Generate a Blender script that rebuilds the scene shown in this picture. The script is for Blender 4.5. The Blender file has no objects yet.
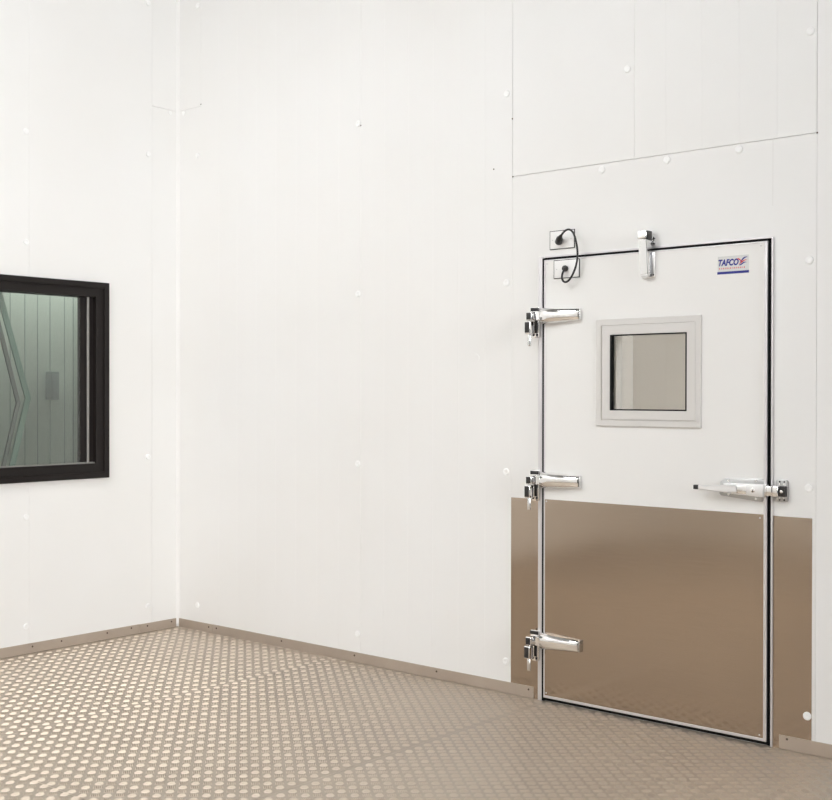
import bpy, bmesh, math, random
import numpy as np
from mathutils import Vector, Matrix
random.seed(4)
PI = math.pi
SC = bpy.context.scene
COL = SC.collection

# ------------------------------------------------------------------ materials
def mat(name, col, rough=.5, metal=0., spec=.5, **kw):
    m = bpy.data.materials.new(name); m.use_nodes = True
    nt = m.node_tree; b = nt.nodes['Principled BSDF']
    b.inputs['Base Color'].default_value = (*col, 1)
    b.inputs['Roughness'].default_value = rough
    b.inputs['Metallic'].default_value = metal
    b.inputs['Specular IOR Level'].default_value = spec
    for k, v in kw.items(): b.inputs[k].default_value = v
    return m

def noise_col(m, c1, c2, scale, stretch=(1, 1, 1), detail=3, p0=.3, p1=.7, bump=0, rough=None):
    nt = m.node_tree; b = nt.nodes['Principled BSDF']
    tc = nt.nodes.new('ShaderNodeTexCoord'); mp = nt.nodes.new('ShaderNodeMapping')
    mp.inputs['Scale'].default_value = stretch
    n = nt.nodes.new('ShaderNodeTexNoise'); n.inputs['Scale'].default_value = scale; n.inputs['Detail'].default_value = detail
    r = nt.nodes.new('ShaderNodeValToRGB')
    r.color_ramp.elements[0].position = p0; r.color_ramp.elements[1].position = p1
    r.color_ramp.elements[0].color = (*c1, 1); r.color_ramp.elements[1].color = (*c2, 1)
    L = nt.links.new
    L(tc.outputs['Object'], mp.inputs['Vector']); L(mp.outputs[0], n.inputs['Vector'])
    L(n.outputs['Fac'], r.inputs['Fac']); L(r.outputs['Color'], b.inputs['Base Color'])
    if bump:
        bp = nt.nodes.new('ShaderNodeBump'); bp.inputs['Strength'].default_value = bump; bp.inputs['Distance'].default_value = .002
        L(n.outputs['Fac'], bp.inputs['Height']); L(bp.outputs[0], b.inputs['Normal'])
    if rough:
        mr = nt.nodes.new('ShaderNodeMapRange')
        mr.inputs['To Min'].default_value = rough[0]; mr.inputs['To Max'].default_value = rough[1]
        L(n.outputs['Fac'], mr.inputs['Value']); L(mr.outputs[0], b.inputs['Roughness'])
    return m

M_WALL = mat('white_coated_panel', (.87, .862, .845), .42, 0, .35)
noise_col(M_WALL, (.865, .855, .835), (.885, .88, .868), .9, p0=.35, p1=.65)
M_DOOR = mat('white_door_skin', (.87, .86, .84), .4, 0, .35)
M_CEIL = mat('dark_grey_ceiling', (.16, .16, .16), .6)
M_FLOOR = mat('aluminium_tread_plate', (.55, .48, .41), .42, .6)
noise_col(M_FLOOR, (.43, .362, .292), (.51, .438, .355), 1.3, detail=5, rough=(.34, .5))
M_LUG = mat('polished_lug_tops', (.565, .48, .39), .44, .6)
M_STEEL = mat('brushed_stainless_steel', (.50, .44, .39), .2, 1.)
noise_col(M_STEEL, (.435, .355, .284), (.46, .378, .304), 6, stretch=(1, 1, 60), rough=(.10, .14))
M_BASE = mat('aluminium_baseboard', (.45, .385, .325), .45, .6)
noise_col(M_BASE, (.50, .425, .36), (.57, .495, .42), 5, detail=4)
M_CHROME = mat('polished_chrome', (.88, .87, .86), .07, 1.)
M_CHROME2 = mat('satin_chrome', (.86, .86, .86), .22, 1.)
M_ALU = mat('satin_aluminium_edging', (.74, .72, .73), .35, .6)
M_BLACK = mat('black_rubber', (.006, .006, .007), .6, 0, .15)
M_ZINC = mat('cast_zinc', (.50, .50, .50), .32, .9)
M_LEVER = mat('bright_satin_lever', (.90, .90, .90), .38, .6)
M_PLAS = mat('black_plastic', (.02, .018, .018), .35)
M_BRONZE = mat('dark_bronze_frame', (.014, .011, .010), .5, 0, .22)
M_VFRAME = mat('off_white_vinyl_frame', (.71, .69, .665), .45)
M_CAP = mat('white_plastic_cap', (.93, .93, .92), .3, Coat_Weight=.3) if False else mat('white_plastic_cap', (.95, .95, .94), .3)
M_PLATE = mat('white_socket_plate', (.93, .92, .91), .35)
M_PLATE_EDGE = mat('dark_plate_gasket', (.05, .05, .05), .6)  # dark rim showing all round each junction plate
M_RUST = mat('rusty_screw', (.10, .07, .05), .6)
M_STK = mat('sticker_silver', (.66, .66, .65), .4, .2)
M_BLUE = mat('sticker_blue', (.012, .018, .25), .5)
M_RED = mat('sticker_red', (.70, .05, .05), .5)
M_SPACER = mat('silver_glazing_spacer', (.30, .29, .27), .35, .6)
M_DARK = mat('added_dark_door_slats', (.02, .02, .022), .6)
M_GREEN = mat('pale_green_reflection', (.30, .42, .365), .5)  # colour of the bent reflection built behind the window glass
M_GREYS = mat('grey_reflection', (.24, .23, .23), .5)
M_FAR = mat('pale_green_far_panel', (.66, .69, .63), .5)
M_FARFLOOR = mat('grey_far_floor', (.16, .15, .14), .7)
M_COLD = mat('cold_room_panel', (.66, .625, .58), .5)
M_COLD_LIT = mat('cold_room_end_lit', (.93, .92, .90), .5)  # whiter than the other cold-room walls: stronger light put into the colour
M_SEAM = mat('far_panel_seam', (.36, .40, .37), .5)
M_GREYBOX = mat('grey_reflected_box', (.30, .33, .32), .5)

def glass(name, tint, ior=1.5):
    m = bpy.data.materials.new(name); m.use_nodes = True; nt = m.node_tree; nt.nodes.clear()
    o = nt.nodes.new('ShaderNodeOutputMaterial'); mx = nt.nodes.new('ShaderNodeMixShader')
    t = nt.nodes.new('ShaderNodeBsdfTransparent'); t.inputs[0].default_value = (*tint, 1)
    g = nt.nodes.new('ShaderNodeBsdfGlossy'); g.inputs['Roughness'].default_value = 0.0
    f = nt.nodes.new('ShaderNodeFresnel'); f.inputs['IOR'].default_value = ior
    nt.links.new(f.outputs[0], mx.inputs[0]); nt.links.new(t.outputs[0], mx.inputs[1])
    nt.links.new(g.outputs[0], mx.inputs[2]); nt.links.new(mx.outputs[0], o.inputs[0])
    return m
M_GLASS = glass('window_glass', (.93, .95, .93), 1.5)
M_GLASS2 = glass('vision_panel_glass', (.96, .96, .95), 1.45)

def emit(name, col, s):
    m = bpy.data.materials.new(name); m.use_nodes = True; nt = m.node_tree; nt.nodes.clear()
    o = nt.nodes.new('ShaderNodeOutputMaterial'); e = nt.nodes.new('ShaderNodeEmission')
    e.inputs[0].default_value = (*col, 1); e.inputs[1].default_value = s
    nt.links.new(e.outputs[0], o.inputs[0]); return m

# ------------------------------------------------------------------ helpers
def link(name, bm, m, parent=None, smooth=False, mats=None):
    me = bpy.data.meshes.new(name); bm.normal_update(); bm.to_mesh(me); bm.free()
    for x in (mats or [m]): me.materials.append(x)
    if smooth:
        me.polygons.foreach_set('use_smooth', [True] * len(me.polygons))
        me.set_sharp_from_angle(angle=math.radians(35))
    o = bpy.data.objects.new(name, me); COL.objects.link(o)
    if parent is not None: o.parent = parent
    return o
def tag(o, label=None, cat=None, group=None, kind=None):
    if label: o['label'] = label
    if cat: o['category'] = cat
    if group: o['group'] = group
    if kind: o['kind'] = kind
    return o
def empty(name, loc=(0, 0, 0)):
    o = bpy.data.objects.new(name, None); COL.objects.link(o); o.location = loc; o.empty_display_size = .05
    return o
def box(bm, a, b, bev=0, seg=2, mi=0):
    g = bmesh.ops.create_cube(bm, size=1)
    vs = g['verts']; c = [(p + q) / 2 for p, q in zip(a, b)]; s = [abs(q - p) for p, q in zip(a, b)]
    for v in vs: v.co = Vector((v.co.x * s[0] + c[0], v.co.y * s[1] + c[1], v.co.z * s[2] + c[2]))
    fs = {f for v in vs for f in v.link_faces}
    for f in fs: f.material_index = mi
    if bev:
        es = list({e for v in vs for e in v.link_edges})
        bmesh.ops.bevel(bm, geom=es, offset=bev, segments=seg, affect='EDGES', profile=.5)
def cyl(bm, p, q, r, r2=None, n=24, bev=0):
    p, q = Vector(p), Vector(q); d = q - p
    g = bmesh.ops.create_cone(bm, cap_ends=True, segments=n, radius1=r, radius2=r if r2 is None else r2, depth=d.length)
    mtx = Matrix.Translation((p + q) / 2) @ d.to_track_quat('Z', 'Y').to_matrix().to_4x4()
    bmesh.ops.transform(bm, matrix=mtx, verts=g['verts'])
    if bev:
        es = [e for e in {e for v in g['verts'] for e in v.link_edges} if any(len(f.verts) > 4 for f in e.link_faces)]
        bmesh.ops.bevel(bm, geom=es, offset=bev, segments=2, affect='EDGES', profile=.5)
def prism_xz(bm, pts, y0, y1, bev=0):
    """outline in the wall plane, front face at y0 (towards room, smaller y), back at y1"""
    f = [bm.verts.new((x, y0, z)) for x, z in pts]; b = [bm.verts.new((x, y1, z)) for x, z in pts]
    n = len(pts); new = [bm.faces.new(f)]; bm.faces.new(b[::-1])
    for i in range(n): bm.faces.new((f[i], b[i], b[(i + 1) % n], f[(i + 1) % n]))
    if bev:
        bmesh.ops.bevel(bm, geom=list(new[0].edges), offset=bev, segments=2, affect='EDGES', profile=.5)
    bmesh.ops.recalc_face_normals(bm, faces=bm.faces)
def frame_xz(bm, x0, x1, z0, z1, w, y0, y1, bev=0):
    """rectangular frame ring w wide in the wall plane"""
    o = [(x0, z0), (x1, z0), (x1, z1), (x0, z1)]; i = [(x0 + w, z0 + w), (x1 - w, z0 + w), (x1 - w, z1 - w), (x0 + w, z1 - w)]
    V = {}
    for k, (ring) in enumerate((o, i)):
        for j, (x, z) in enumerate(ring):
            V[k, j, 0] = bm.verts.new((x, y0, z)); V[k, j, 1] = bm.verts.new((x, y1, z))
    for j in range(4):
        t = (j + 1) % 4
        bm.faces.new((V[0, j, 0], V[0, t, 0], V[1, t, 0], V[1, j, 0]))
        bm.faces.new((V[0, j, 1], V[1, j, 1], V[1, t, 1], V[0, t, 1]))
        bm.faces.new((V[0, j, 0], V[0, j, 1], V[0, t, 1], V[0, t, 0]))
        bm.faces.new((V[1, j, 0], V[1, t, 0], V[1, t, 1], V[1, j, 1]))
    bmesh.ops.recalc_face_normals(bm, faces=bm.faces)
    if bev:
        es = [V[k, j, 0] for k in (0, 1) for j in range(4)]
        E = [e for e in bm.edges if e.verts[0] in es and e.verts[1] in es]
        bmesh.ops.bevel(bm, geom=E, offset=bev, segments=2, affect='EDGES', profile=.5)
def to_left_wall(bm):
    """(s, d, z) -> left wall: s along -y, d depth: y -> x mirrored"""
    for v in bm.verts:
        x, y, z = v.co; v.co = Vector((-y, -x, z))
    bmesh.ops.recalc_face_normals(bm, faces=bm.faces)

# ------------------------------------------------------------------ wall skins
RIB_P = .1608
def skin(bm, s0, s1, z0, z1, ribs=(), joints=(), back=.09):
    """panel skin in (s, y, z), front at y=0, ribs stand .9 mm proud, joints are narrow V grooves"""
    prof = [(s0, 0)]
    ev = sorted([(r, 'r') for r in ribs if s0 + .006 < r < s1 - .006] + [(j, 'j') for j in joints if s0 + .004 < j < s1 - .004])
    last = s0
    for s, k in ev:
        if s - last < .012: continue
        last = s
        if k == 'r': prof += [(s - .0040, 0), (s - .0015, -.0007), (s + .0015, -.0007), (s + .0040, 0)]
        else: prof += [(s - .0014, 0), (s, .0016), (s + .0014, 0)]
    prof.append((s1, 0))
    lo = [bm.verts.new((s, y, z0)) for s, y in prof]; hi = [bm.verts.new((s, y, z1)) for s, y in prof]
    for i in range(len(prof) - 1): bm.faces.new((lo[i], lo[i + 1], hi[i + 1], hi[i]))
    # side, top, bottom returns and the back
    b = [bm.verts.new(c) for c in ((s0, back, z0), (s1, back, z0), (s1, back, z1), (s0, back, z1))]
    bm.faces.new((b[3], b[2], b[1], b[0]))
    bm.faces.new((lo[0], hi[0], b[3], b[0])); bm.faces.new((hi[-1], lo[-1], b[1], b[2]))
    bm.faces.new(lo[::-1] + [b[0], b[1]]); bm.faces.new(hi + [b[2], b[3]])

ZT = 7.0; XR = 8.6; YB = 5.9; T = .10
DX0, DX1, DZ0, DZ1 = 2.633, 3.713, .012, 2.0      # door opening, measured to the gap
ribs_R = [1.495 + RIB_P * k for k in range(-9, 6)]
bm = bmesh.new()
G = .0022
skin(bm, 0, .212, 0, 3.068 - G)
skin(bm, 0, .212 - G / 2, 3.068, ZT)
skin(bm, .212, 2.457, 0, ZT, [r for r in ribs_R if abs(r - 1.495) > .01 and r > .25], [1.495])
skin(bm, 2.457 + G, 3.9 - G, 2.392 + G, ZT, [3.25, 3.415, 3.577, 3.738], [3.1])
# portal panel round the door
skin(bm, 2.457 + G / 2, DX0, 0, 2.392)
skin(bm, DX1, 3.9 - G / 2, 0, 2.392)
skin(bm, DX0, DX1, DZ1, 2.392)
skin(bm, 3.9, XR, 0, ZT, [3.9 + RIB_P * k for k in range(1, 29)], [5.2, 6.5])
wr = link('wall_right', bm, M_WALL); tag(wr, kind='structure')
# portal seam above the door's right corner and a painted-over plug
bm = bmesh.new(); box(bm, (3.7215, -.0006, 2.13), (3.7225, .001, 2.389)); link('panel_seam', bm, M_VFRAME, wr)
bm = bmesh.new(); cyl(bm, (2.247, .002, 1.559), (2.247, -.0012, 1.559), .02, .0185, 32); link('painted_plug', bm, M_WALL, wr, True)
# small dark fixings left in the skin
for x, z in ((1.495, 2.768), (2.35, 2.44), (2.457, 2.66), (.212, 3.078), (2.46, 2.392), (3.9, 2.392)):
    bm = bmesh.new(); cyl(bm, (x, .003, z), (x, -.0012, z), .0042, .0035, 10); link('rivet', bm, M_RUST, wr)

# left wall with the window opening
WY0, WY1, WZ0, WZ1 = .51, 1.78, .93, 1.996
bm = bmesh.new()
rl = [RIB_P * k + .192 for k in range(0, 60)]
skin(bm, 0, .19 - G / 2, 0, 3.068 - G); skin(bm, 0, .19 - G / 2, 3.068, ZT)
skin(bm, .19, WY0, 0, ZT)
skin(bm, WY0, WY1, 0, WZ0, joints=[.99]); skin(bm, WY0, WY1, WZ1, ZT, joints=[.99])
skin(bm, WY1, YB, 0, ZT, rl, [2.3, 3.6, 4.9, 6.2])
to_left_wall(bm)
wl = link('wall_left', bm, M_WALL); tag(wl, kind='structure')

# the side at x = XR is left open for the added low sun
# back wall with a wide dark roller door added for black chrome reflections
bm = bmesh.new(); box(bm, (0, -YB - T, 0), (4.8, -YB, ZT)); box(bm, (7.4, -YB - T, 0), (XR, -YB, ZT)); box(bm, (4.8, -YB - T, 3.2), (7.4, -YB, ZT))
tag(link('wall_back', bm, M_WALL), kind='structure')
bm = bmesh.new(); box(bm, (4.8, -YB - .06, 0), (7.4, -YB - .02, 3.2))
for k in range(20): box(bm, (4.8, -YB - .02, .1 + k * .155), (7.4, -YB - .012, .23 + k * .155))
tag(link('added_dark_door', bm, M_DARK), kind='structure')
bm = bmesh.new(); box(bm, (-.1, -YB - T, ZT), (XR + T, T, ZT + .1)); tag(link('ceiling', bm, M_CEIL), kind='structure')

# corner cove strip
bm = bmesh.new()
prof = [(0, 0), (.014, 0), (.0125, .003), (.008, .0055), (.0055, .008), (.003, .0125), (0, .014)]
lo = [bm.verts.new((a, -b, .018)) for a, b in prof]; hi = [bm.verts.new((a, -b, ZT)) for a, b in prof]
for i in range(len(prof)): j = (i + 1) % len(prof); bm.faces.new((lo[i], lo[j], hi[j], hi[i]))
bm.faces.new(lo[::-1]); bm.faces.new(hi); bmesh.ops.recalc_face_normals(bm, faces=bm.faces)
tag(link('trim_1', bm, M_DOOR, smooth=True), kind='structure')

# ------------------------------------------------------------------ floor: tread plate sheets with lugs
def floor_mesh():
    V = []; F = []; LUG = []
    def quadbox(x0, y0, x1, y1, z0, z1):
        n = len(V)
        V.extend([(x0, y0, z0), (x1, y0, z0), (x1, y1, z0), (x0, y1, z0), (x0, y0, z1), (x1, y0, z1), (x1, y1, z1), (x0, y1, z1)])
        F.extend([(n+4, n+5, n+6, n+7), (n, n+1, n+5, n+4), (n+1, n+2, n+6, n+5), (n+2, n+3, n+7, n+6), (n+3, n, n+4, n+7), (n+3, n+2, n+1, n)])
    quadbox(-.1, -YB - .1, XR + .1, .1, -.06, -.004)
    g = .0012
    sheets = [(0, 1.312, -2.93, 0, 0, 0), (1.312, 2.655, -2.13, 0, .025, .02), (2.655, 5.35, -2.9, 0, .0323, .0032), (1.312, 2.655, -4.4, -2.13, .03, .01)]
    PX, PY = .0643, .0562
    a1 = math.atan2(PY, PX); a2 = math.atan2(PY, -PX)
    for (x0, x1, y0, y1, ox, oy) in sheets:
        quadbox(x0 + g, y0 + g, x1 - g, y1 - (g if y1 < 0 else 0), -.004, 0)
        yl = max(y0, -3.5)
        xs = np.arange(x0 + ox, x1, PX); ys = np.arange(yl + oy, y1, PY)
        for sub, ang in ((0, a1), (1, a2)):
            gx, gy = np.meshgrid(xs + sub * PX / 2, ys + sub * PY / 2)
            gx = gx.ravel(); gy = gy.ravel()
            ok = (gx > x0 + .004) & (gx < x1 - .004) & (gy > yl + .016) & (gy < y1 - .006)
            # leave out the ones far behind the camera side
            ok &= ~((gx > 3.6) & (gy < -2.2))
            gx = gx[ok]; gy = gy[ok]
            ux, uy = math.cos(ang), math.sin(ang); px, py = -uy, ux
            for b in range(5):
                off = (b - 2) * .0066; hl = (.0120, .0150, .0165, .0150, .0120)[b]
                n0 = len(V)
                tmpl = [(-hl, -.0026, 0), (hl, -.0026, 0), (hl, .0026, 0), (-hl, .0026, 0),
                        (-hl + .005, -.0009, .0022), (hl - .005, -.0009, .0022), (hl - .005, .0009, .0022), (-hl + .005, .0009, .0022)]
                vv = np.empty((len(gx), 8, 3))
                for i, (l, w, z) in enumerate(tmpl):
                    vv[:, i, 0] = gx + l * ux + (w + off) * px; vv[:, i, 1] = gy + l * uy + (w + off) * py; vv[:, i, 2] = z
                V.extend(map(tuple, vv.reshape(-1, 3)))
                fb = ((4, 5, 6, 7), (0, 1, 5, 4), (1, 2, 6, 5), (2, 3, 7, 6), (3, 0, 4, 7))
                LUG.extend(range(len(F), len(F) + 5 * len(gx)))
                for k in range(len(gx)):
                    n = n0 + 8 * k
                    for f in fb: F.append((n + f[0], n + f[1], n + f[2], n + f[3]))
    # plain sheets over the rest of the room
    quadbox(5.35 + g, -YB, XR, 0, -.004, 0); quadbox(0, -YB, 1.312 - g, -2.93 - g, -.004, 0)
    quadbox(1.312 + g, -YB, 2.655 - g, -4.4 - g, -.004, 0); quadbox(2.655 + g, -YB, 5.35 - g, -2.9 - g, -.004, 0)
    me = bpy.data.meshes.new('floor'); me.from_pydata(V, [], F); me.update(); me.materials.append(M_FLOOR); me.materials.append(M_LUG)
    mi = np.zeros(len(F), dtype=np.int32); mi[LUG] = 1; me.polygons.foreach_set('material_index', mi)
    o = bpy.data.objects.new('floor', me); COL.objects.link(o); tag(o, kind='structure'); return o
floor_mesh()
def scratch_curve(name, pts, r, m, parent=None):
    c = bpy.data.curves.new(name, 'CURVE'); c.dimensions = '3D'; c.bevel_depth = r; c.bevel_resolution = 4; c.use_fill_caps = True
    s = c.splines.new('NURBS'); s.points.add(len(pts) - 1)
    for p, q in zip(s.points, pts): p.co = (*q, 1)
    s.use_endpoint_u = True; s.order_u = 4; s.resolution_u = 10
    o = bpy.data.objects.new(name, c)
    COL.objects.link(o); dg = bpy.context.evaluated_depsgraph_get()
    me = bpy.data.meshes.new_from_object(o.evaluated_get(dg)); me.name = name
    bpy.data.objects.remove(o); me.materials.clear(); me.materials.append(m)
    me.polygons.foreach_set('use_smooth', [True] * len(me.polygons))
    o = bpy.data.objects.new(name, me); COL.objects.link(o)
    if parent is not None: o.parent = parent
    return o

# ------------------------------------------------------------------ baseboards
def baseboard(name, s0, s1, screws, left=False, h=.052):
    bm = bmesh.new(); box(bm, (s0, -.004, .001), (s1, -.0002, h), .0008, 1)
    if left: to_left_wall(bm)
    o = tag(link(name, bm, M_BASE), kind='structure')
    for s, z in screws:
        bm = bmesh.new(); cyl(bm, (s, -.003, z), (s, -.0065, z), .0055, .004, 12)
        if left: to_left_wall(bm)
        link('screw', bm, M_RUST, o)
    return o
baseboard('baseboard_left', .0145, .2765, [(.224, .036), (.05, .036)], True)
baseboard('baseboard_left.001', .2785, 5.0, [(.336, .039), (.50, .036), (.795, .036), (.972, .034), (1.3, .036)], True, .0535)
baseboard('baseboard_right', .0145, .323, [(.29, .034)])
baseboard('baseboard_right.001', .325, 2.584, [(.359, .035), (.907, .036), (1.458, .036), (2.01, .037), (2.557, .038)], h=.0535)
baseboard('baseboard_right.002', 3.755, 6.5, [(3.788, .043), (4.3, .04)], h=.055)

# ------------------------------------------------------------------ steel kick plates on the wall beside the door
def sheet(name, x0, x1, z0, z1, label):
    bm = bmesh.new(); box(bm, (x0, -.0015, z0), (x1, -.0001, z1), .0004, 1)
    o = tag(link(name, bm, M_STEEL), label, 'kick plate', 'steel kick plates on the wall either side of the door'); return o
sheet('kick_plate', 2.4545, 2.6135, .0005, .911, 'narrow brown-toned steel kick plate on the wall at the hinge side, left of the door')
sheet('kick_plate.001', 3.728, 3.885, .0005, .911, 'steel kick plate on the wall right of the door, with a white cap')

# ------------------------------------------------------------------ the door
door = tag(empty('door_1', (DX0, 0, 0)), 'white insulated cold-room door with steel lower half and small square window', 'door', kind='structure')
def D(name, bm, m, parent=door, smooth=False):
    o = link(name, bm, m, None, smooth); o.parent = parent; o.matrix_parent_inverse = Matrix.Translation(-Vector(door.location)) if parent is door else Matrix()
    return o
LX0, LX1, LZ0, LZ1 = 2.6465, 3.7085, .021, 1.990
VX0, VX1, VZ0, VZ1 = 2.980, 3.370, 1.306, 1.660
bm = bmesh.new()
for a, b in (((LX0, LZ0), (VX0, LZ1)), ((VX1, LZ0), (LX1, LZ1)), ((VX0, LZ0), (VX1, VZ0)), ((VX0, VZ1), (VX1, LZ1))):
    box(bm, (a[0], -.012, a[1]), (b[0], .085, b[1]))
D('door_panel', bm, M_DOOR)
bm = bmesh.new(); box(bm, (LX0 + .002, -.0135, LZ0 + .002), (LX1 - .0140, -.0121, .9145), .0004, 1); D('door_kick_plate', bm, M_STEEL)
# aluminium edging of the leaf: narrow on hinge side, wide on latch side
bm = bmesh.new()
box(bm, (LX1 - .0135, -.0185, LZ0), (LX1, -.0005, LZ1), .0015); box(bm, (LX0 - .0005, -.0155, LZ0), (LX0 + .006, -.0005, LZ1), .001)
box(bm, (LX0, -.0165, LZ0 - .002), (LX1, -.0005, LZ0 + .009), .0015); box(bm, (LX0, -.015, LZ1 - .004), (LX1, -.0005, LZ1 + .002), .0008)
D('edge_trim', bm, M_ALU)
bm = bmesh.new()
box(bm, (2.6368, -.0142, .004), (LX0 - .0008, .05, DZ1)); box(bm, (LX1 + .0005, -.006, .004), (DX1 + .007, .05, DZ1 + .002))
box(bm, (DX0 + .009, -.006, LZ1 + .0025), (DX1 + .007, .05, DZ1 + .003)); box(bm, (LX0, -.004, .0042), (LX1 + .004, .05, LZ0 - .003))
D('gasket', bm, M_BLACK)
# frame trim fixed to the wall
bm = bmesh.new()
box(bm, (2.6145, -.0150, .001), (2.6365, -.0002, DZ1 + .008), .002)
box(bm, (DX1 + .0078, -.009, .001), (DX1 + .015, -.0002, DZ1 + .008), .001)
tag(link('trim_2', bm, M_ALU), kind='structure')
bm = bmesh.new(); box(bm, (DX0 + .009, -.006, DZ1 + .0035), (DX1 + .008, -.0002, DZ1 + .011), .001); tag(link('trim_3', bm, M_ALU), kind='structure')
for x, z in ((LX0 + .014, LZ1 - .016), (LX1 - .03, LZ1 - .014), (LX0 + .014, LZ0 + .02), (LX1 - .03, LZ0 + .02), (LX1 - .03, .90), (LX0 + .014, .905)):
    bm = bmesh.new(); cyl(bm, (x, -.010, z), (x, -.0155, z), .0045, .003, 12); D('screw', bm, M_ALU, smooth=True)
bm = bmesh.new(); box(bm, (DX0 + .01, .0, .0015), (DX1 + .005, .10, .0035)); tag(link('trim_4', bm, M_ALU), kind='structure')

# vision panel
bm = bmesh.new(); frame_xz(bm, 2.923, 3.424, 1.250, 1.713, .028, -.021, -.0125, .003)
vf = D('vision_window_frame', bm, M_VFRAME)
bm = bmesh.new(); frame_xz(bm, 2.955, 3.402, 1.2785, 1.6845, .0405, -.0240, -.0125, .0025)
o = link('inner_frame', bm, M_VFRAME); o.parent = vf
bm = bmesh.new(); frame_xz(bm, 2.9925, 3.3655, 1.314, 1.650, .0105, -.0225, -.002)
o = link('glazing_gasket', bm, M_BLACK); o.parent = vf
bm = bmesh.new(); box(bm, (2.993, -.009, 1.319), (3.3645, -.005, 1.645)); box(bm, (2.993, .030, 1.319), (3.3645, .034, 1.645))
o = link('glass_pane', bm, M_GLASS2); o.parent = vf
bm = bmesh.new(); frame_xz(bm, VX0, VX1, VZ0, VZ1, .012, -.004, .085); o = link('reveal', bm, M_VFRAME); o.parent = vf

# maker's sticker
def flat_poly(bm, pts, y, th=.0003):
    prism_xz(bm, pts, y - th, y)
st = empty('maker_sticker', (3.49, -.012, 1.875)); tag(st, 'small silver sticker with blue and red lettering at the top right of the door', 'sticker')
SP = Matrix.Translation(-Vector(st.location))
def S(name, bm, m):
    o = link(name, bm, m); o.parent = st; o.matrix_parent_inverse = SP; return o
sx0, sx1, sz0, sz1 = 3.494, 3.628, 1.873, 1.945
yS = -.0121
bm = bmesh.new(); flat_poly(bm, [(sx0, sz0), (sx1, sz0), (sx1, sz1), (sx0, sz1)], yS, .0006); S('backing', bm, M_STK)
bm = bmesh.new(); flat_poly(bm, [(sx0 - .002, sz0), (sx1 + .001, sz0), (sx1 + .001, sz0 + .010), (sx0 - .002, sz0 + .010)], yS - .0006); S('blue_bar', bm, M_BLUE)
c = bpy.data.curves.new('lettering', 'FONT'); c.body = 'TAFCO'; c.size = .0345; c.shear = .22; c.offset = .0015; c.extrude = .0002; c.space_character = 1.02
to = bpy.data.objects.new('lettering', c); COL.objects.link(to); dg = bpy.context.evaluated_depsgraph_get()
me = bpy.data.meshes.new_from_object(to.evaluated_get(dg)); bpy.data.objects.remove(to)
xs = [v.co.x for v in me.vertices]; w0, w1 = min(xs), max(xs)
for v in me.vertices:
    x, y, z = v.co; v.co = (sx0 + .003 + (x - w0) * .088 / (w1 - w0), yS - .0010 - z, 1.9075 + y)
me.materials.clear(); me.materials.append(M_BLUE); to = bpy.data.objects.new('lettering', me); COL.objects.link(to); to.parent = st; to.matrix_parent_inverse = SP
def swoosh(p, w):
    n = len(p); top = []; bot = []
    for i, (x, z) in enumerate(p):
        t = i / (n - 1); h = w * (math.sin(PI * min(1, t * .85 + .1)))
        top.append((x, z + h / 2)); bot.append((x, z - h / 2))
    return bot + top[::-1]
def bz(a, b, c_, d, n=9):
    out = []
    for i in range(n):
        t = i / (n - 1); out.append(tuple((1-t)**3*a[k] + 3*(1-t)**2*t*b[k] + 3*(1-t)*t*t*c_[k] + t**3*d[k] for k in (0, 1)))
    return out
bx, bz0 = 3.586, 1.907
bm = bmesh.new()
flat_poly(bm, swoosh(bz((bx+.004, bz0+.010), (bx+.012, bz0+.014), (bx+.018, bz0+.031), (bx+.037, bz0+.029)), .0075), yS - .0006)
flat_poly(bm, swoosh(bz((bx-.001, bz0-.001), (bx+.012, bz0-.003), (bx+.016, bz0+.012), (bx+.032, bz0+.008)), .006), yS - .0006)
S('blue_swoosh', bm, M_BLUE)
bm = bmesh.new()
flat_poly(bm, swoosh(bz((bx-.008, bz0+.023), (bx+.002, bz0+.030), (bx+.008, bz0+.008), (bx+.020, bz0+.012)), .006), yS - .0010)
flat_poly(bm, swoosh(bz((bx, bz0+.004), (bx+.010, bz0+.004), (bx+.018, bz0+.021), (bx+.035, bz0+.017)), .0055), yS - .0010)
S('red_swoosh', bm, M_RED)
bm = bmesh.new(); x = sx0 + .006
for k, w in enumerate((.004, .003, .004, .003, .004, .003, .004, .003, .004, .003, .004, .004, .003, .004)):
    flat_poly(bm, [(x, 1.893), (x + w, 1.893), (x + w * .8, 1.8995), (x + w * .2, 1.8995)], yS - .0006); x += w + (.006 if k in (0, 6, 12) else .0043)
S('red_small_print', bm, M_RED)

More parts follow.
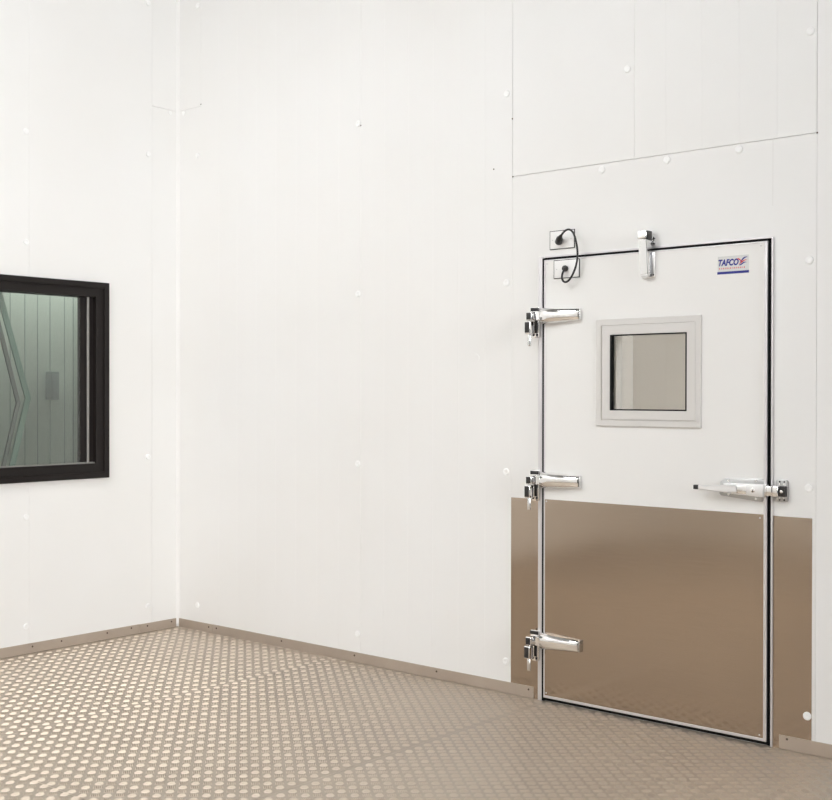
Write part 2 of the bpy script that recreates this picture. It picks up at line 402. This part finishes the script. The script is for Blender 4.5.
# ------------------------------------------------------------------ hinges
def make_hinge(z, label, zoff=0):
    r = None
    def H(name, bm, m, parent=None, smooth=True): return link(name, bm, m, r, smooth)
    # local coords: x from door edge, y towards room negative
    bm = bmesh.new(); prism_xz(bm, [(-.040, -.100), (-.006, -.100), (-.002, -.094), (-.002, .036), (-.008, .040), (-.045, .040), (-.049, .034), (-.049, .016), (-.040, .010)], -.026, -.0168, .002)
    r = fl = H('door_hinge', bm, M_CHROME); r.parent = door; r.location = (2.63 - DX0, 0, z); r['label'] = label
    for x, zz in ((-.036, .029), (-.014, .029), (-.014, -.086), (-.033, -.086)):
        bm = bmesh.new(); cyl(bm, (x, -.022, zz), (x, -.0285, zz), .0065, .0055, 16); H('screw', bm, M_PLAS, fl)
    bm = bmesh.new(); box(bm, (-.048, -.030, .021), (-.004, -.0255, .037), .0015); H('screw_recess', bm, M_PLAS, fl)
    bm = bmesh.new(); box(bm, (-.026, -.030, -.078), (-.012, -.0255, -.012), .0015); H('slot', bm, M_PLAS, fl)
    # knuckle: two chrome housings carrying black bushings, pin and spring rod
    bm = bmesh.new(); box(bm, (-.042, -.074, -.022), (-.012, -.022, .016), .004, 3); k1 = H('upper_knuckle', bm, M_CHROME)
    bm = bmesh.new(); box(bm, (-.0385, -.0765, -.018), (-.0155, -.0735, .012), .0012); H('bushing', bm, M_PLAS, k1)
    bm = bmesh.new(); box(bm, (-.046, -.080, -.083), (-.016, -.038, -.025), .004, 3); k2 = H('lower_knuckle', bm, M_CHROME)
    bm = bmesh.new(); box(bm, (-.0425, -.0825, -.078), (-.0195, -.0795, -.030), .0012); H('bushing', bm, M_PLAS, k2)
    bm = bmesh.new(); cyl(bm, (-.031, -.061, -.083), (-.031, -.061, -.138), .0085, .008, 20, .002); H('pin', bm, M_CHROME2)
    # link arm sweeping from the knuckle onto the door strap
    bm = bmesh.new()
    prism_xz(bm, [(-.016, -.020), (.004, -.022), (.020, -.026), (.020, .022), (.004, .018), (-.016, .010)], -.056, -.022, .006); H('link_arm', bm, M_CHROME)
    # tapering rounded strap on the door
    bm = bmesh.new(); rings = []; N = 16
    sec = [(.016, .036, .040), (.022, .0375, .044), (.06, .0355, .043), (.12, .032, .038), (.17, .029, .031), (.206, .0275, .026), (.211, .0265, .023)]
    for x, h, d in sec:
        ring = []
        for i in range(N + 1):
            a = -PI / 2 + PI * i / N; ca, sa = math.cos(a), math.sin(a)
            ring.append(bm.verts.new((x, -.0125 - d * abs(ca) ** .62, -.002 + h * (abs(sa) ** .8) * (1 if sa > 0 else -1))))
        rings.append(ring)
    for p, q in zip(rings, rings[1:]):
        for i in range(N): bm.faces.new((p[i], p[i+1], q[i+1], q[i]))
    bm.faces.new(rings[0][::-1]); bm.faces.new(rings[-1]); bmesh.ops.recalc_face_normals(bm, faces=bm.faces)
    s = H('strap', bm, M_CHROME)
    bm = bmesh.new(); box(bm, (.2125, -.030, -.028), (.2165, -.0125, .024), .001); H('end_cap', bm, M_CHROME2, s)
    return r
def copy_tree(o, parent=None):
    c_ = o.copy(); COL.objects.link(c_); c_.parent = parent
    for ch in list(o.children): copy_tree(ch, c_)
    return c_
h0 = make_hinge(1.742, 'chrome door hinge nearest the top of the door, beside the white upper wall')
h1 = copy_tree(h0, door); h1.location.z = 1.004; h1['label'] = 'middle chrome door hinge, just above the top edge of the steel plate'
h2 = copy_tree(h0, door); h2.location.z = .279; h2['label'] = 'lowest chrome door hinge, mounted over the steel plates near the floor'

# ------------------------------------------------------------------ latch handle and strike
lt = None
def Lk(name, bm, m, parent=None, smooth=True):
    for v in bm.verts: v.co.z = 1.011 + (v.co.z - 1.009) * .9
    return link(name, bm, m, lt, smooth)
bm = bmesh.new(); prism_xz(bm, [(3.506, .984), (3.512, .975), (3.665, .958), (3.688, .958), (3.703, .975), (3.703, 1.042), (3.690, 1.058), (3.528, 1.052), (3.510, 1.036)], -.018, -.0123, .002)
for v in bm.verts: v.co.z = 1.011 + (v.co.z - 1.009) * .9
lt = D('door_handle', bm, M_ZINC, smooth=True); lt['label'] = 'chrome latch with long lever and black tip'
for x, z in ((3.548, 1.043), (3.664, 1.047), (3.548, .982), (3.664, .969)):
    bm = bmesh.new(); cyl(bm, (x, -.017, z), (x, -.0215, z), .006, .0045, 14); Lk('screw', bm, M_CHROME)
bm = bmesh.new(); prism_xz(bm, [(3.540, .990), (3.708, .980), (3.712, 1.035), (3.540, 1.032)], -.055, -.016, .006); Lk('latch_body', bm, M_LEVER)
bm = bmesh.new(); prism_xz(bm, [(3.556, .996), (3.640, .990), (3.640, 1.026), (3.556, 1.026)], -.0585, -.054, .0015); Lk('lever_hub', bm, M_CHROME)
bm = bmesh.new(); cyl(bm, (3.668, -.054, 1.009), (3.668, -.0575, 1.009), .010, .0095, 24, .0008); lk = Lk('lock_cylinder', bm, M_CHROME)
bm = bmesh.new(); box(bm, (3.6665, -.0585, 1.003), (3.6695, -.0574, 1.015))
link('keyhole', bm, M_PLAS, lt)
bm = bmesh.new()
p = [(3.440, 1.001, 1.021, -.072, -.056), (3.50, .996, 1.024, -.072, -.055), (3.565, .993, 1.029, -.068, -.050), (3.60, .995, 1.027, -.062, -.050)]
R_ = []
for x, za, zb, ya, yb in p:
    e = .004; R_.append([bm.verts.new(q) for q in ((x, yb, za), (x, ya + e, za), (x, ya, za + e), (x, ya, zb - e), (x, ya + e, zb), (x, yb, zb))])
for a, b in zip(R_, R_[1:]):
    for i in range(6): j = (i + 1) % 6; bm.faces.new((a[i], a[j], b[j], b[i]))
bm.faces.new(R_[0][::-1]); bm.faces.new(R_[-1]); bmesh.ops.recalc_face_normals(bm, faces=bm.faces)
Lk('lever', bm, M_LEVER)
bm = bmesh.new(); box(bm, (3.418, -.073, 1.001), (3.4395, -.056, 1.021), .003, 3); Lk('lever_tip', bm, M_PLAS)
bm = bmesh.new(); box(bm, (3.706, -.048, .988), (3.742, -.026, 1.030), .003); box(bm, (3.7135, -.0505, .983), (3.7195, -.024, 1.035), .001); Lk('latch_tongue', bm, M_CHROME)

sk = empty('strike_plate', (3.785, 0, 1.012)); tag(sk, 'rounded chrome strike catch on the wall at the right edge of the door', 'strike plate')
KP = Matrix.Translation(-Vector(sk.location))
def Sk(name, bm, m):
    o = link(name, bm, m, sk, True); o.matrix_parent_inverse = KP; return o
c8 = []
for cx_, cz_, a0 in ((3.781, 1.044, 0), (3.752, 1.046, PI/2), (3.752, .979, PI), (3.781, .978, 3*PI/2)):
    for k in range(4): a = a0 + k * PI / 6; c8.append((cx_ + .010 * math.cos(a), cz_ + .010 * math.sin(a)))
bm = bmesh.new(); prism_xz(bm, c8, -.010, -.0002, .002); Sk('mounting_plate', bm, M_ZINC)
bm = bmesh.new(); box(bm, (3.735, -.044, .990), (3.7645, -.009, 1.031), .004, 3); Sk('catch_block', bm, M_CHROME)
bm = bmesh.new(); box(bm, (3.765, -.030, .990), (3.7875, -.0095, 1.031), .001); Sk('catch_recess', bm, M_PLAS)
bm = bmesh.new(); cyl(bm, (3.776, -.029, 1.010), (3.776, -.038, 1.010), .007, .006, 16, .001); Sk('roller', bm, M_CHROME)
for z in (1.047, 1.038, .984, .976):
    for x in (3.758, 3.777):
        bm = bmesh.new(); cyl(bm, (x, -.0095, z), (x, -.0125, z), .0036, .003, 10); Sk('screw', bm, M_PLAS if z in (1.047, .976) else M_CHROME)

# ------------------------------------------------------------------ top catch
def Tc(name, bm, m): return link(name, bm, m, tc, True)
bm = bmesh.new(); box(bm, (3.150, -.012, 2.013), (3.206, -.0002, 2.052), .002); tc = D('door_closer', bm, M_CHROME2, smooth=True); tc['label'] = 'chrome closer hook over the top edge'
for z in (2.044, 2.022):
    bm = bmesh.new(); cyl(bm, (3.202, -.011, z), (3.202, -.0155, z), .005, .004, 14); Tc('screw', bm, M_PLAS)
bm = bmesh.new(); box(bm, (3.152, -.066, 2.040), (3.195, -.010, 2.076), .005, 3); Tc('hook_block', bm, M_CHROME)
bm = bmesh.new(); box(bm, (3.1952, -.062, 2.036), (3.2000, -.024, 2.073), .001); Tc('roller_cover', bm, M_PLAS)
bm = bmesh.new()
pr = [(-.0125, 1.884), (-.036, 1.880), (-.052, 1.890), (-.058, 1.95), (-.066, 2.036), (-.0125, 2.036)]
A = [bm.verts.new((3.157, y, z)) for y, z in pr]; B = [bm.verts.new((3.197, y, z)) for y, z in pr]
bm.faces.new(A); bm.faces.new(B[::-1])
for i in range(6): j = (i + 1) % 6; bm.faces.new((A[i], B[i], B[j], A[j]))
bmesh.ops.recalc_face_normals(bm, faces=bm.faces); bmesh.ops.bevel(bm, geom=list(bm.edges), offset=.003, segments=2, affect='EDGES')
Tc('arm_cover', bm, M_CHROME2)
bm = bmesh.new(); box(bm, (3.150, -.0165, 1.880), (3.210, -.0123, 1.986), .0015); Tc('door_plate', bm, M_CHROME2)
bm = bmesh.new(); cyl(bm, (3.2035, -.016, 1.891), (3.2035, -.0195, 1.891), .004, .003, 12); Tc('door_plate_screw', bm, M_PLAS)

# ------------------------------------------------------------------ junction plates and the heater cord
def socket(x0, x1, z0, z1, y, cx, cz, label):
    r = empty('junction_plate', (x0, y, z0)); tag(r, label, 'junction plate', 'white plates joined by the black cord')
    P_ = Matrix.Translation(-Vector(r.location))
    def K(n, bm, m):
        o = link(n, bm, m, r, True); o.matrix_parent_inverse = P_; return o
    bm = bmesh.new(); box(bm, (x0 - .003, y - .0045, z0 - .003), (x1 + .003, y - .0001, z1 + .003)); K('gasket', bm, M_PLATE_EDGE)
    bm = bmesh.new(); box(bm, (x0, y - .0062, z0), (x1, y - .0022, z1), .0012); K('cover_plate', bm, M_PLATE)
    for x in (x0 + .014, x1 - .014):
        bm = bmesh.new(); cyl(bm, (x, y - .0055, (z0 + z1) / 2), (x, y - .0075, (z0 + z1) / 2), .0028, .0022, 10); K('screw', bm, M_STK)
    bm = bmesh.new(); cyl(bm, (cx, y - .006, cz), (cx, y - .012, cz), .013, .012, 20, .001); K('cable_hole_grommet', bm, M_PLAS)
socket(2.672, 2.798, 2.040, 2.118, 0, 2.720, 2.076, 'white junction plate on the wall above the top left corner of the door')
socket(2.702, 2.832, 1.907, 1.984, -.012, 2.765, 1.946, 'white junction plate on the door itself, inside its top left corner')
cd = empty('power_cord', (2.765, -.03, 1.946)); tag(cd, 'short black power cord looping between two white plates at the door corner', 'cord')
CP = Matrix.Translation(-Vector(cd.location))
o = scratch_curve('cable', [(2.744, -.036, 2.082), (2.760, -.046, 2.094), (2.784, -.050, 2.118), (2.822, -.050, 2.112), (2.842, -.048, 2.05), (2.848, -.046, 1.985), (2.828, -.046, 1.925),
    (2.796, -.046, 1.880), (2.764, -.044, 1.884), (2.756, -.042, 1.918), (2.772, -.038, 1.944), (2.768, -.030, 1.947)], .0046, M_PLAS, cd); o.matrix_parent_inverse = CP
bm = bmesh.new(); cyl(bm, (2.722, -.013, 2.068), (2.742, -.034, 2.080), .017, .0145, 20, .002); cyl(bm, (2.742, -.034, 2.080), (2.757, -.045, 2.092), .0130, .006, 20, .002)
o = link('angled_plug', bm, M_PLAS, cd, True); o.matrix_parent_inverse = CP
bm = bmesh.new(); cyl(bm, (2.766, -.0245, 1.946), (2.766, -.036, 1.946), .0145, .012, 20, .002)
o = link('cable_gland', bm, M_PLAS, cd, True); o.matrix_parent_inverse = CP

# ------------------------------------------------------------------ plug caps
def lathe_cap():
    bm = bmesh.new(); prof = [(.0165, 0), (.0165, .0025), (.0150, .0048), (.0100, .0062), (.0088, .0056), (.0, .0058)]
    n = 24; rr = []
    for r, h in prof[:-1]: rr.append([bm.verts.new((r * math.cos(2*PI*i/n), -h, r * math.sin(2*PI*i/n))) for i in range(n)])
    top = bm.verts.new((0, -prof[-1][1], 0))
    for a, b in zip(rr, rr[1:]):
        for i in range(n): j = (i + 1) % n; bm.faces.new((a[i], a[j], b[j], b[i]))
    for i in range(n): bm.faces.new((rr[-1][i], rr[-1][(i+1) % n], top))
    bm.faces.new(rr[0][::-1]); bmesh.ops.recalc_face_normals(bm, faces=bm.faces); return bm
hn = {0: 'just above the floor', 1: 'at waist height', 2: 'above head height', 3: 'high on the wall', 4: 'near the top of the picture'}
caps = []
def col(place, wall, s, zs, y=0):
    for k, z in zs: caps.append((wall, s, z, place.replace('#', hn[k]), y))
ZS = [(0, .148), (1, 1.027), (2, 1.904), (3, 2.782), (4, 3.659)]
capR = [(.184, z, 'plug cap on the long wall beside the room corner, ' + hn[k]) for k, z in ((0, .149), (3, 2.783), (4, 3.658))]
capR += [(1.477, z, 'plug cap midway along the long wall between corner and door, ' + hn[k]) for k, z in ((0, .149), (1, 1.027), (2, 1.903), (3, 2.779))]
capR += [(2.425, z, 'plug cap on the joint left of the door, ' + hn[k]) for k, z in ((0, .147), (1, 1.027), (2, 1.904), (3, 2.78))]
capR += [(2.939, 2.366, 'leftmost of three white plug caps in a row under the seam above the door'),
         (3.256, 2.369, 'middle of three white plug caps in a row under the seam above the door'),
         (3.579, 2.371, 'rightmost of three white plug caps in a row under the seam above the door'),
         (3.065, 2.783, 'single white plug cap high above the door, above the long seam')]
capR += [(3.873, 2.786, 'white plug cap at the top right corner of the picture'),
         (3.871, 1.906, 'round white plug cap right of the door, beside its top corner'),
         (3.872, 1.028, 'round white plug cap right of the door latch, just above the steel plate'),
         (3.868, .147, 'round white plug cap on the steel kick plate right of the door')]
capL = [(.218, z, 'plug cap on the window wall near the corner, ' + hn[k]) for k, z in ((0, .15), (1, 1.019), (3, 2.782), (4, 3.659))]
capL += [(1.008, 2.784, 'round white plug cap high above the black-framed window'), (1.008, 2.194, 'round white plug cap just above the black-framed window'),
         (1.008, .73, 'round white plug cap just below the black-framed window'), (1.008, .146, 'round white plug cap far below the black-framed window, near the floor')]
capL += [(.060, 3.050, 'white plug cap at the corner seam, on the window wall side')]
capR += [(.052, 3.050, 'white plug cap at the corner seam, on the long wall side')]
src = None
for wall, lst in (('R', capR), ('L', capL)):
    for s, z, lab in lst:
        if src is None: o = src = link('plug_cap', lathe_cap(), M_CAP, None, True)
        else: o = src.copy(); COL.objects.link(o)
        o.rotation_euler = (0, 0, 0) if wall == 'R' else (0, 0, PI / 2)
        o.location = (s, -.0001, z) if wall == 'R' else (.0001, -s, z)
        if 'steel kick plate right' in lab: o.location.y = -.0013
        if s < .1: o.scale = (.75,) * 3
        tag(o, lab, 'plug cap', 'white plug caps covering the panel lock holes')

# ------------------------------------------------------------------ the black framed window in the left wall
w = tag(empty('window_1', (0, 0, 0)), 'black-framed fixed window in the left wall', 'window', kind='structure')
def W(name, bm, m, parent=w, smooth=False):
    for v in bm.verts: v.co.x += .009
    to_left_wall(bm); return link(name, bm, m, parent, smooth)
bm = bmesh.new(); frame_xz(bm, .487, 1.80, .915, 2.010, .031, -.020, .06, .003)
fr = W('window_frame', bm, M_BRONZE)
bm = bmesh.new(); frame_xz(bm, .5165, 1.77, .9445, 1.9805, .004, -.0215, -.010, .001); W('frame_bead', bm, M_BRONZE, fr)
bm = bmesh.new(); frame_xz(bm, .518, 1.769, .946, 1.979, .052, -.012, .10, .002); W('inner_sash', bm, M_BRONZE, w)
bm = bmesh.new(); frame_xz(bm, .569, 1.718, .986, 1.928, .034, .018, .024, .0)
# only the upright by the corner shows a wide black border
bm.free(); bm = bmesh.new(); box(bm, (.5695, .016, .995), (.600, .020, 1.927)); W('black_border', bm, M_BRONZE, w)
bm = bmesh.new(); box(bm, (.600, .010, .998), (.613, .020, 1.927), .001); box(bm, (.570, .0, .998), (1.717, .020, 1.0055), .001); W('glazing_bead', bm, M_SPACER, w)
bm = bmesh.new(); box(bm, (.614, .022, 1.006), (.650, .050, 1.927)); W('dark_reflection_bar', bm, M_BRONZE, w)  # dark bar put in for a reflection beside the glazing bead
bm = bmesh.new(); box(bm, (.613, .024, 1.004), (1.718, .028, 1.928)); box(bm, (.613, .060, 1.004), (1.718, .064, 1.928)); W('glass_pane', bm, M_GLASS, w)

# room beyond the window
bm = bmesh.new()
skin(bm, -2.6, 6.0, 0, 3.6, [], [])
for y in [-.99, -.91, -.78, -.67, -.56, -.435] + [.3 + .3 * k for k in range(12)]: box(bm, (y - .003, -.003, 0), (y + .003, .001, 3.6), mi=1)
for v in bm.verts: v.co = Vector((-2.6 - v.co.y, v.co.x * -1 + 0, v.co.z))
bmesh.ops.recalc_face_normals(bm, faces=bm.faces)
tag(link('wall_far_left', bm, M_FAR, mats=[M_FAR, M_SEAM]), kind='structure')
bm = bmesh.new(); box(bm, (-2.595, .735, 1.34), (-2.50, .80, 1.56), .006); box(bm, (-2.499, .745, 1.35), (-2.494, .79, 1.55), .003)  # box added in place of a dim reflection in the glass
tag(link('reflected_box', bm, M_GREYBOX, smooth=True), 'small grey box standing in for a dim reflection in the black window glass', 'reflection')
o = scratch_curve('hanging_cable', [(-2.3, .84, 3.59), (-2.3, .845, 2.6), (-2.3, .85, 1.9), (-2.3, .88, 1.5), (-2.3, .98, 1.30), (-2.3, 1.12, 1.22), (-2.3, 1.5, 1.2), (-2.3, 2.59, 1.2)], .004, M_PLAS); tag(o, 'thin dark cable curving down behind the black window glass', 'cable')
bm = bmesh.new(); box(bm, (-2.7, 2.6, 0), (0, 2.7, 3.6)); box(bm, (-2.7, -6.1, 0), (-.1, -6.0, 3.6)); tag(link('wall_far_side', bm, M_FAR), kind='structure')
bm = bmesh.new(); box(bm, (-2.7, -6, -.06), (-.1, 2.6, 0)); tag(link('floor_far', bm, M_FARFLOOR), kind='structure')
bm = bmesh.new(); box(bm, (-2.7, -6, 3.6), (-.1, 2.6, 3.7)); tag(link('ceiling_far', bm, M_FARFLOOR), kind='structure')
bm = bmesh.new(); box(bm, (-.1, .1, 0), (0, 2.6, 3.6)); tag(link('wall_partition', bm, M_FAR), kind='structure')

# bent bands added as reflections in the window glass
def bent_reflection(name, pts, r, m, label):
    o = empty(name, pts[1]); tag(o, label, 'strip')
    bm = bmesh.new()
    for a, b in zip(pts, pts[1:]):
        a, b = Vector(a), Vector(b); d = (b - a).normalized(); s = Vector((0, r, 0)); t = Vector((.006, 0, 0))
        vs = []
        for p in (a, b):
            for u, v in ((-1, -1), (1, -1), (1, 1), (-1, 1)): vs.append(bm.verts.new(p + s * u + t * v))
        for i in range(4): j = (i + 1) % 4; bm.faces.new((vs[i], vs[j], vs[4+j], vs[4+i]))
        bm.faces.new(vs[:4][::-1]); bm.faces.new(vs[4:])
    bmesh.ops.recalc_face_normals(bm, faces=bm.faces)
    k = link('bent_band', bm, m, o); k.matrix_parent_inverse = Matrix.Translation(-Vector(pts[1]))
bent_reflection('bent_reflection', [(-.35, -.985, 2.02), (-.35, -.785, 1.362), (-.35, -.905, .9)], .017, M_GREEN, 'pale green bent band standing in for a reflection in the black window, right one')
bent_reflection('bent_reflection.001', [(-.42, -.985, 2.0), (-.42, -.803, 1.335), (-.42, -.915, .9)], .012, M_GREYS, 'grey bent band standing in for a reflection in the black window, left one')

# ------------------------------------------------------------------ cold room behind the door
CX0 = 1.92; CY1 = 2.0
bm = bmesh.new()
box(bm, (CX0 - .1, .1, 0), (CX0, CY1, 2.6)); tag(link('wall_cold_left', bm, M_COLD_LIT), kind='structure')
bm = bmesh.new(); box(bm, (CX0 - .1, CY1, 0), (4.6, CY1 + .1, 2.6)); tag(link('wall_cold_back', bm, M_COLD), kind='structure')
bm = bmesh.new(); box(bm, (4.5, .1, 0), (4.6, CY1, 2.6)); tag(link('wall_cold_right', bm, M_COLD), kind='structure')
bm = bmesh.new(); box(bm, (CX0, .1, -.06), (4.5, CY1, 0)); tag(link('floor_cold', bm, M_COLD), kind='structure')
bm = bmesh.new(); box(bm, (CX0, .1, 2.6), (4.5, CY1, 2.7)); tag(link('ceiling_cold', bm, M_COLD), kind='structure')

# ------------------------------------------------------------------ lights: unseen panels added to brighten the rooms
def panel(x, y, z, sx, sy, energy, col=(.965, .98, .99), label=None):
    r = empty('added_light_panel', (x, y, z))
    tag(r, label or 'flat light panel added out of view to brighten the walls', 'added light', 'flat light panels added out of view')
    bm = bmesh.new(); box(bm, (-sx/2 - .03, -sy/2 - .03, -.045), (sx/2 + .03, sy/2 + .03, -.001), .004); link('housing', bm, M_DOOR, r)
    bm = bmesh.new(); box(bm, (-sx/2, -sy/2, -.050), (sx/2, sy/2, -.0455)); link('diffuser', bm, emit('added_panel_glow', col, energy), r)
E_MAIN = 12.5
for x, y in ((1.7, -3.6), (1.5, -5.1), (4.4, -4.8)):
    panel(x, y, 4.75, 1.5, 1.5, E_MAIN * (.55 if x > 4 else 1.1 if y > -4 else .75))
panel(-2.25, 1.0, 2.62, .25, 3.0, 7.5, (.94, 1, .97), 'slim unseen light added to wash the wall beyond the black window')
panel(3.8, .7, 2.6, .8, .8, 13.0, (.95, .97, 1), 'unseen light added to brighten the cold room behind the door')

sl = bpy.data.lights.new('sun', 'SUN'); sl.energy = 1.08; sl.angle = math.radians(18); sl.color = (.975, .985, .99)
so = bpy.data.objects.new('sun', sl); COL.objects.link(so); so.rotation_euler = Vector((-.90, .24, -.13)).to_track_quat('-Z', 'Y').to_euler()  # low soft sun added to brighten the left wall
wld = bpy.data.worlds.new('world'); SC.world = wld; wld.use_nodes = True
wld.node_tree.nodes['Background'].inputs[0].default_value = (.9, .93, 1, 1); wld.node_tree.nodes['Background'].inputs[1].default_value = .3

# ------------------------------------------------------------------ camera
cam = bpy.data.cameras.new('camera'); co = bpy.data.objects.new('camera', cam); COL.objects.link(co)
cam.sensor_fit = 'HORIZONTAL'; cam.sensor_width = 36; cam.lens = 1198.7533 * 36 / 832
yaw, pitch, roll = .7107, -.0048, .0015
Fw = Vector((-math.sin(yaw) * math.cos(pitch), math.cos(yaw) * math.cos(pitch), math.sin(pitch)))
Rt = Vector((math.cos(yaw), math.sin(yaw), 0)); U = Rt.cross(Fw)
R2 = Rt * math.cos(roll) + U * math.sin(roll); U2 = -Rt * math.sin(roll) + U * math.cos(roll)
mt = Matrix((R2, U2, -Fw)).transposed().to_4x4(); mt.translation = (5.737, -4.4904, 1.3869)
co.matrix_world = mt; cam.clip_start = .05
SC.camera = co
SC.view_settings.view_transform = 'Standard'; SC.view_settings.look = 'None'
SC.view_settings.exposure = 0.0; SC.view_settings.gamma = 1; SC.view_settings.use_curve_mapping = False
SC.cycles.max_bounces = 12; SC.cycles.diffuse_bounces = 8; SC.cycles.transparent_max_bounces = 12
SC.cycles.use_denoising = True
